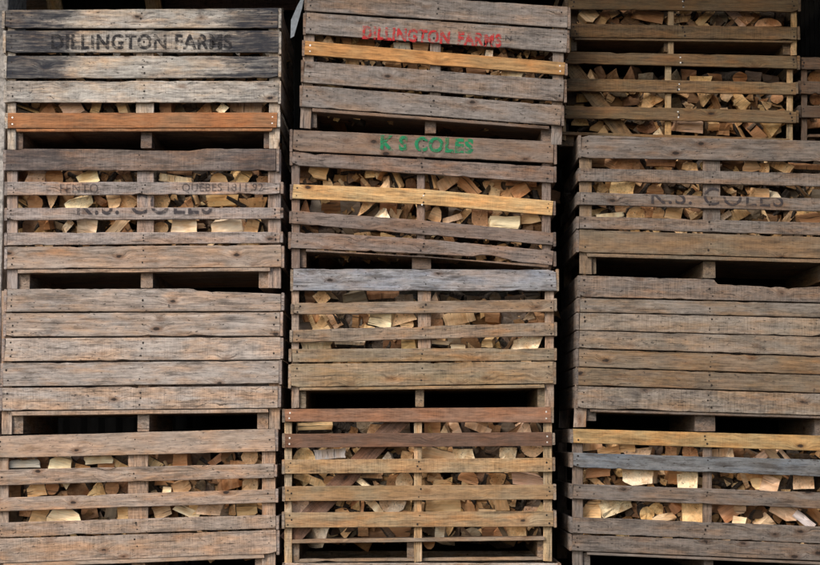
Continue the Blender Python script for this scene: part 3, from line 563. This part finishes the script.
def prism(pts, A, U, V, D, length, tone, vc, vg, bark_edges, rough):
    """solid log: outline pts (in the U,V plane, metres) swept from A along D; returns vertices and faces"""
    n = len(pts); fine = []; be = []
    for i in range(n):
        a, b = pts[i], pts[(i+1) % n]; m = 1 if n > 8 else 2 if n > 5 else 3
        for s in range(m):
            f = s/m; fine.append((a[0]+(b[0]-a[0])*f+(lr.uniform(-rough, rough) if s else 0), a[1]+(b[1]-a[1])*f+(lr.uniform(-rough, rough) if s else 0))); be.append(i in bark_edges)
    n = len(fine); st = 5; verts = []; faces = []; mats = []; gr = []
    off = Vector((lr.uniform(0, 50), lr.uniform(0, 50), lr.uniform(0, 50))); tw = lr.uniform(-.12, .12)
    cross = lr.random() < .55       # split along the fibres: streaks run across the face in view
    sx, sy = lr.uniform(-.02, .02), lr.uniform(-.02, .02); skew = (lr.uniform(-.6, .6), lr.uniform(-.6, .6))
    for s in range(st):
        f = s/(st-1); sc = 1+lr.uniform(-.05, .05) if s else 1.0
        for (x, y) in fine:
            c, t = math.cos(tw*f), math.sin(tw*f); xx = (x*c-y*t)*sc+sx*f+(lr.uniform(-rough, rough) if s else 0); yy = (x*t+y*c)*sc+sy*f+(lr.uniform(-rough, rough) if s else 0)
            dd = f*length + (x*skew[0]+y*skew[1])*(1-2*f)*.5
            verts.append(A+U*xx+V*yy+D*(dd+(lr.uniform(-1, 1)*min(.006, length*.04) if s in (0, st-1) else 0))); gr.append((Vector((f*length, y, x)) if cross else Vector((x, y, f*length)))+off)
    for s in range(st-1):
        for i in range(n):
            faces.append((s*n+i, s*n+(i+1) % n, (s+1)*n+(i+1) % n, (s+1)*n+i)); mats.append(1 if be[i] else 0)
    # ends, slightly domed by a middle vertex
    for s, sg in ((0, 1), (st-1, -1)):
        c0 = sum((verts[s*n+i] for i in range(n)), Vector())/n; verts.append(c0-D*sg*lr.uniform(-.007, .006)); gr.append(Vector((0, 0, s))+off); ci = len(verts)-1
        for i in range(n):
            a, b = s*n+i, s*n+(i+1) % n
            faces.append((ci, b, a) if s == 0 else (ci, a, b)); mats.append(0)
    return verts, faces, mats, gr

def log_geometry(px, py, w, h, rot, shape, tone, Y, length=None):
    k = mpp(Y); a = -R(rot); U = Vector((math.cos(a), 0, math.sin(a))); V = Vector((-math.sin(a), 0, math.cos(a)))
    c = at(px, py, Y); W, H = w*k*.95, h*k*.98; bark = set(); dark = tone == 'd'
    if shape == 'l':
        L = W; th = H; dep = max(.055, th*lr.uniform(.9, 1.3))
        pr = lr.random()
        if dark or pr < .25: pts = [(.5*th*math.cos(q)*(1+lr.uniform(-.08, .08)), .5*dep*math.sin(q)) for q in [i*math.pi/5 for i in range(10)]]; bark = set(range(10)) if dark else set(range(3, 7))
        else: pts = [(-.5*th, -.5*dep*lr.uniform(.6, 1)), (.5*th, -.5*dep), (.5*th*lr.uniform(.5, 1), .5*dep), (-.5*th*lr.uniform(.4, 1), .5*dep)]; bark = {2}
        # axis along U; outline plane is V (height) and Y (depth, negative towards the viewer)
        D = (U+Vector((0, lr.uniform(-.12, .12), 0))).normalized(); A = c-U*L/2+Vector((0, dep/2, 0)); Yv = Vector((0, 1, 0))
        return prism(pts, A, V, Yv, D, L, tone, None, None, bark, th*.035)
    P = [(x*W, y*H) for x, y in outline(shape)]; n = len(P)
    # outline y runs up in the image sense: wedges point up at turn 0
    if shape == 'r': bark = set(range(n))
    elif shape == 'h': bark = set(range(2, n))
    elif shape == 't': bark = {0, 1}
    else: bark = {lr.randrange(n), lr.randrange(n)} if lr.random() < .8 else set()
    if dark: bark = set(range(n))
    D = Vector((lr.choice((-1, 1))*lr.uniform(.05, .55), 1, lr.uniform(-.25, .45))).normalized()
    return prism(P, c, U, V, D, length or lr.uniform(.2, .3), tone, None, None, bark, min(W, H)*.03)

def mesh_from(parts, name):
    V, F, Mt, G, Tn = [], [], [], [], []
    for (v, f, m, g), tone in parts:
        b = len(V); V += v; F += [tuple(i+b for i in q) for q in f]; Mt += m; G += g; Tn += [tone]*len(v)
    me = bpy.data.meshes.new(name); me.from_pydata([tuple(v) for v in V], [], F)
    me.materials.append(LOGW); me.materials.append(BARK); me.polygons.foreach_set('material_index', Mt)
    bm = bmesh.new(); bm.from_mesh(me); bmesh.ops.recalc_face_normals(bm, faces=bm.faces); bm.to_mesh(me); bm.free()
    a = me.attributes.new('tone', 'FLOAT_COLOR', 'POINT'); a.data.foreach_set('color', [c for t in Tn for c in t])
    a = me.attributes.new('grain', 'FLOAT_VECTOR', 'POINT'); a.data.foreach_set('vector', [c for g in G for c in g])
    return me

entries = []
for (ck, gi), txt in LOGS.items():
    cr = CR[ck]; post = cr['posts'][1]
    up, lo = cr['boards'][gi-1][0], (cr['boards'][gi][0] if gi < len(cr['boards']) else None)
    if ck == 'R00': up, lo = cr['boards'][1][0], cr['boards'][2][0]
    row = []
    for e in txt.split(';'):
        s = e.split(); x, y, w, h, rot = map(float, s[:5]); shape, tone = s[5], s[6]
        gt = interp(up[3])(x); gb = interp(lo[2])(x) if lo else y+h/2
        a = R(rot); eh = (abs(w*math.sin(a))+abs(h*math.cos(a))) ; ew = abs(w*math.cos(a))+abs(h*math.sin(a))
        vis = max(0, min(y+eh/2, gb)-max(y-eh/2, gt))*min(ew, 40)
        if x > 820: vis = 0
        row.append(dict(ck=ck, gi=gi, x=x, y=y, w=w, h=h, rot=rot, shape=shape, tone=tone, vis=vis, half='left' if x < (post[0]+post[1])/2 else 'right'))
    row.sort(key=lambda d: d['x'])
    for hf in ('left', 'right'):
        for i, d in enumerate([r_ for r_ in row if r_['half'] == hf]): d['n'] = i
    entries += row
entries.sort(key=lambda d: -d['vis'])
heap = []
toneval = {k_: rgb(v_) for k_, v_ in TONE.items()}
def jit(t):
    k_ = lr.uniform(.86, 1.1); return (min(1, t[0]*k_), min(1, t[1]*k_*lr.uniform(.96, 1.04)), min(1, t[2]*k_*lr.uniform(.9, 1.08)), 1)
for i, d in enumerate(entries):
    cr = CR[d['ck']]
    near = {'p': .0, 'w': .0, 'k': .012, 'y': .02, 'o': .035, 'b': .075, 'g': .08, 'd': .10}[d['tone']]
    Yl = cr['Y']+.058+near+lr.uniform(0, .02)+(.03 if d['shape'] == 'l' and d['tone'] not in 'pw' else 0)
    if 'brace' in cr: Yl += .022
    geo = log_geometry(d['x'], d['y'], d['w'], d['h'], d['rot'], d['shape'], d['tone'], Yl)
    tone = jit(toneval[d['tone']])
    if i < 300:
        c0 = sum(geo[0], Vector())/len(geo[0]); geo = ([v-c0 for v in geo[0]],)+geo[1:]
        o = bpy.data.objects.new('firewood_log', mesh_from([(geo, tone)], 'firewood_log')); C.objects.link(o); o.location = c0
        gap = ('gap under the top board' if d['gi'] == 1 else 'second gap' if d['gi'] == 2 else 'third gap' if d['gi'] == 3 else 'fourth gap' if d['gi'] == 4 else 'lowest gap')
        if d['ck'] == 'R00': gap = 'visible gap'
        gap = {'gap under the top board': 'top gap'}.get(gap, gap)
        tag(o, '%s %s, %s from left in %s half, %s, %s' % (LOOK[d['tone']], FORM[d['shape']], ORD[d['n']], d['half'], gap, WHERE[d['ck']]), 'firewood', 'firewood logs in the crates')
    else: heap.append((geo, tone))
# the logs behind them, filling the crates
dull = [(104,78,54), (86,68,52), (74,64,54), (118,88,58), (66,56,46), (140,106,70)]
for ck, (y0s, y1s) in {'L0':(52,129),'L1':(174,268),'L3':(456,562),'M0':(38,126),'M1':(172,262),'M2':(300,384),'M3':(428,540),'R1':(164,258),'R3':(450,556),'R0':(82,134),'R00':(10,38),'FR':(75,134)}.items():
    cr = CR[ck]; sp0 = cr['boards'][0][0]; spn = cr['boards'][-1][0]; cx = (cr['xl']+cr['xr'])/2
    slope = lambda x: (interp(sp0[2])(x)-interp(sp0[2])(cx))
    x = cr['xl']+14
    while x < cr['xr']-12:
        y = y0s+6
        while y < y1s-4:
            h, w = lr.uniform(13, 20), lr.uniform(15, 24); shp = lr.choice('qqrthl'); w = w*1.4 if shp == 'l' else w
            t = lr.choice(dull); Yh = cr['Y']+.26+lr.uniform(0, .14)
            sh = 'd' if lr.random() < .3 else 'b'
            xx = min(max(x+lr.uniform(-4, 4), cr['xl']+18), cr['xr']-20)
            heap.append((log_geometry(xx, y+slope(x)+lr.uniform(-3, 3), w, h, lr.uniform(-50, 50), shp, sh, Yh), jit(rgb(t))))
            y += 12.5
        x += 15
    # smaller splits and shards wedged between, just behind the front ones
    span = (cr['xr']-cr['xl'])*(y1s-y0s)
    for _ in range(int(span/70)):
        px_, py_ = lr.uniform(cr['xl']+14, cr['xr']-14), lr.uniform(y0s+3, y1s-5)
        shp = lr.choice('lllttqqh'); w_, h_ = (lr.uniform(16, 26), lr.uniform(4, 8)) if shp == 'l' else (lr.uniform(7, 12), lr.uniform(7, 12))
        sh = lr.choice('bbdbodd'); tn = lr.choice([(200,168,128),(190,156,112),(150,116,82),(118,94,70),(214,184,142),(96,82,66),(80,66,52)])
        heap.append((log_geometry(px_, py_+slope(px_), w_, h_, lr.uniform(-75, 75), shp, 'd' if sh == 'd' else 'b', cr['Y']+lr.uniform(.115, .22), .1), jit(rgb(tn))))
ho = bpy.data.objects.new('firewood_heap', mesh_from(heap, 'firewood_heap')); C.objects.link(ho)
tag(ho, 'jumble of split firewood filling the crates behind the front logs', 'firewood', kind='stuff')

# ------------------------------------------------------------ the barn round the stacks
def box(name, x0, x1, y0, y1, z0, z1, mat, label=None, cat=None, kind=None, parent=None):
    bm = bmesh.new(); bmesh.ops.create_cube(bm, size=1)
    c = Vector(((x0+x1)/2, (y0+y1)/2, (z0+z1)/2))
    for v in bm.verts: v.co = Vector((v.co.x*(x1-x0), v.co.y*(y1-y0), v.co.z*(z1-z0)))
    bmesh.ops.bevel(bm, geom=list(bm.edges), offset=min(.006, abs(z1-z0)*.2, abs(x1-x0)*.2, abs(y1-y0)*.2), segments=1, affect='EDGES')
    me = bpy.data.meshes.new(name); bm.to_mesh(me); bm.free(); me.materials.append(mat)
    o = bpy.data.objects.new(name, me); C.objects.link(o); o.location = c; tag(o, label, cat, None, kind)
    if parent: o.parent = parent; o.location = c-parent.location
    return o
def corrugated(name, P0, U, V, lu, lv, pitch, amp, mat, thick=.004):
    """sheet spanned by U (across the corrugations) and V"""
    n = int(lu/pitch*6); Nn = U.cross(V).normalized(); bm = bmesh.new(); rows = []
    for i in range(n+1):
        u = lu*i/n; d = amp*math.sin(2*math.pi*u/pitch)
        rows.append([bm.verts.new(P0+U*u+V*(lv*q)+Nn*(d+s)) for q, s in ((0, 0), (1, 0), (1, thick), (0, thick))])
    for a, b in zip(rows, rows[1:]):
        for j in range(4): bm.faces.new((a[j], b[j], b[(j+1) % 4], a[(j+1) % 4]))
    bm.faces.new(rows[0]); bm.faces.new(rows[-1][::-1]); bmesh.ops.recalc_face_normals(bm, faces=bm.faces)
    me = bpy.data.meshes.new(name); bm.to_mesh(me); bm.free(); me.materials.append(mat)
    o = bpy.data.objects.new(name, me); C.objects.link(o); return o
ROOFM = plain_material('old_roof_sheet', (.012, .012, .013), .8, 0, .35, 3)
STONE = plain_material('pale_stone', (.34, .32, .30), .9, 0, .5, 25)
GROUND = plain_material('yard_ground', (.085, .078, .07), .95, 0, .35, 2.5)
DARKW = plain_material('barn_timber', (.09, .075, .06), .9, 0, .4, 9)
bm = bmesh.new(); bmesh.ops.create_grid(bm, x_segments=2, y_segments=2, size=300); me = bpy.data.meshes.new('ground'); bm.to_mesh(me); bm.free(); me.materials.append(GROUND)
go = bpy.data.objects.new('ground', me); C.objects.link(go); go.location.z = -.002; tag(go, kind='structure')
w = corrugated('back_wall', Vector((-6, 3.1, 0)), Vector((1, 0, 0)), Vector((0, 0, 1)), 12, 6.6, .15, .018, ROOFM); tag(w, 'dark corrugated metal back wall of the barn behind the stacks', 'wall')
rv = Vector((0, 4.0, .75)).normalized()
for q, xx in (('left', -5.4), ('right', 5.0)):
    sw = corrugated('light_block_wall', Vector((xx if q == 'left' else 3.08, -1.2 if q == 'left' else -6.2, 0)), Vector((0, 1, 0)), Vector((0, 0, 1)), 4.3 if q == 'left' else 9.3, 6.3, .15, .018, ROOFM); tag(sw, 'unseen corrugated metal wall added to block light on the %s of the stacks' % q, 'wall')  # unseen walls added to block sky light; right one runs forward to shade its stack
ro = corrugated('barn_roof', Vector((-6, -.9, 5.65)), Vector((1, 0, 0)), rv, 12, 4.15, .15, .018, ROOFM); tag(ro, 'corrugated barn roof sheltering the stacked crates', 'roof')
def beam(name, px0, py0, px1, py1, wpx, Y, t, tone, label, cat):
    A, B = at(px0, py0, Y), at(px1, py1, Y); h = wpx/2*mpp(Y)
    o = board(name, A, B, lambda q: h, lambda q: h, t, (0, 1, 0), None, tone, weather=.4, ns=16); tag(o, label, cat); return o
beam('timber_brace', 58, 24, 46, -40, 15, 2.6, .07, (196,168,128), 'light timber brace rising behind the top left crate, nearer the left edge', 'timber')
beam('timber_post', 156, 24, 147, -40, 16, 2.6, .07, (176,146,112), 'brown timber brace rising behind the middle of the top left crate', 'timber')
beam('wall_plank', -60, 9, 50, -3, 30, 2.9, .03, (140,126,112), 'grey weathered plank on the back wall above the top left crate', 'plank')
beam('purlin', 165, 5, 300, 3, 14, 2.85, .06, (84,66,64), 'dark reddish purlin across the back wall above the left stack', 'beam')
beam('wall_plank', 276, 8, 276, 41, 16, 1.35, .03, (92,88,82), 'dark grey upright board between the left and middle stacks', 'plank')
bpost = box('stone_pier', -3.6, at(3.5, 200, .35).x, .35, .9, 0, 5.2, STONE, 'rough pale stone pier at the left edge beside the left stack', 'pier')
# grey sheet wedged against the middle stack
pts = [(303.5,-6),(297,6),(291,20),(290.5,38),(294,36),(302,8),(304,-2)]
bm = bmesh.new(); fr_ = [bm.verts.new(at(x, y, .0)) for x, y in pts]; bk_ = [bm.verts.new(at(x, y, .0)+Vector((0, .012, 0))) for x, y in pts]
bm.faces.new(fr_); bm.faces.new(bk_[::-1])
for i in range(len(pts)): j = (i+1) % len(pts); bm.faces.new((fr_[i], bk_[i], bk_[j], fr_[j]))
bmesh.ops.recalc_face_normals(bm, faces=bm.faces); me = bpy.data.meshes.new('grey_sheet'); bm.to_mesh(me); bm.free(); me.materials.append(plain_material('grey_sheet', (.19, .21, .23), .6, 0, .2, 30))
o = bpy.data.objects.new('grey_sheet', me); C.objects.link(o); tag(o, 'narrow pale grey sheet wedged beside the red-lettered crate', 'sheet')

# ------------------------------------------------------------ light: open shade under a bright overcast sky
world = bpy.data.worlds.new("World"); scene.world = world; world.use_nodes = True; t = world.node_tree; t.nodes.clear()
sky = t.nodes.new('ShaderNodeTexSky'); bgn = t.nodes.new('ShaderNodeBackground'); ow = t.nodes.new('ShaderNodeOutputWorld')
EL, AZ = R(38), R(-38)      # sun ahead of the stacks, to the left; azimuth measured from -Y towards -X
sky.sky_type = 'NISHITA'; sky.sun_disc = False; sky.sun_elevation = EL
d = Vector((math.sin(AZ)*math.cos(EL), -math.cos(AZ)*math.cos(EL), math.sin(EL)))
sky.sun_rotation = math.atan2(d.x, d.y); sky.dust_density = 3.0; sky.air_density = 1.0; sky.ozone_density = 1.0
t.links.new(sky.outputs[0], bgn.inputs[0]); bgn.inputs[1].default_value = .13; t.links.new(bgn.outputs[0], ow.inputs[0])
sl = bpy.data.lights.new('sun', 'SUN'); sl.energy = 1.1; sl.angle = R(11); sl.color = (1, .96, .90); so = bpy.data.objects.new('sun', sl); C.objects.link(so)
so.rotation_euler = d.to_track_quat('Z', 'Y').to_euler()
scene.view_settings.view_transform = 'Standard'; scene.view_settings.look = 'None'; scene.view_settings.exposure = .86; scene.view_settings.gamma = 1
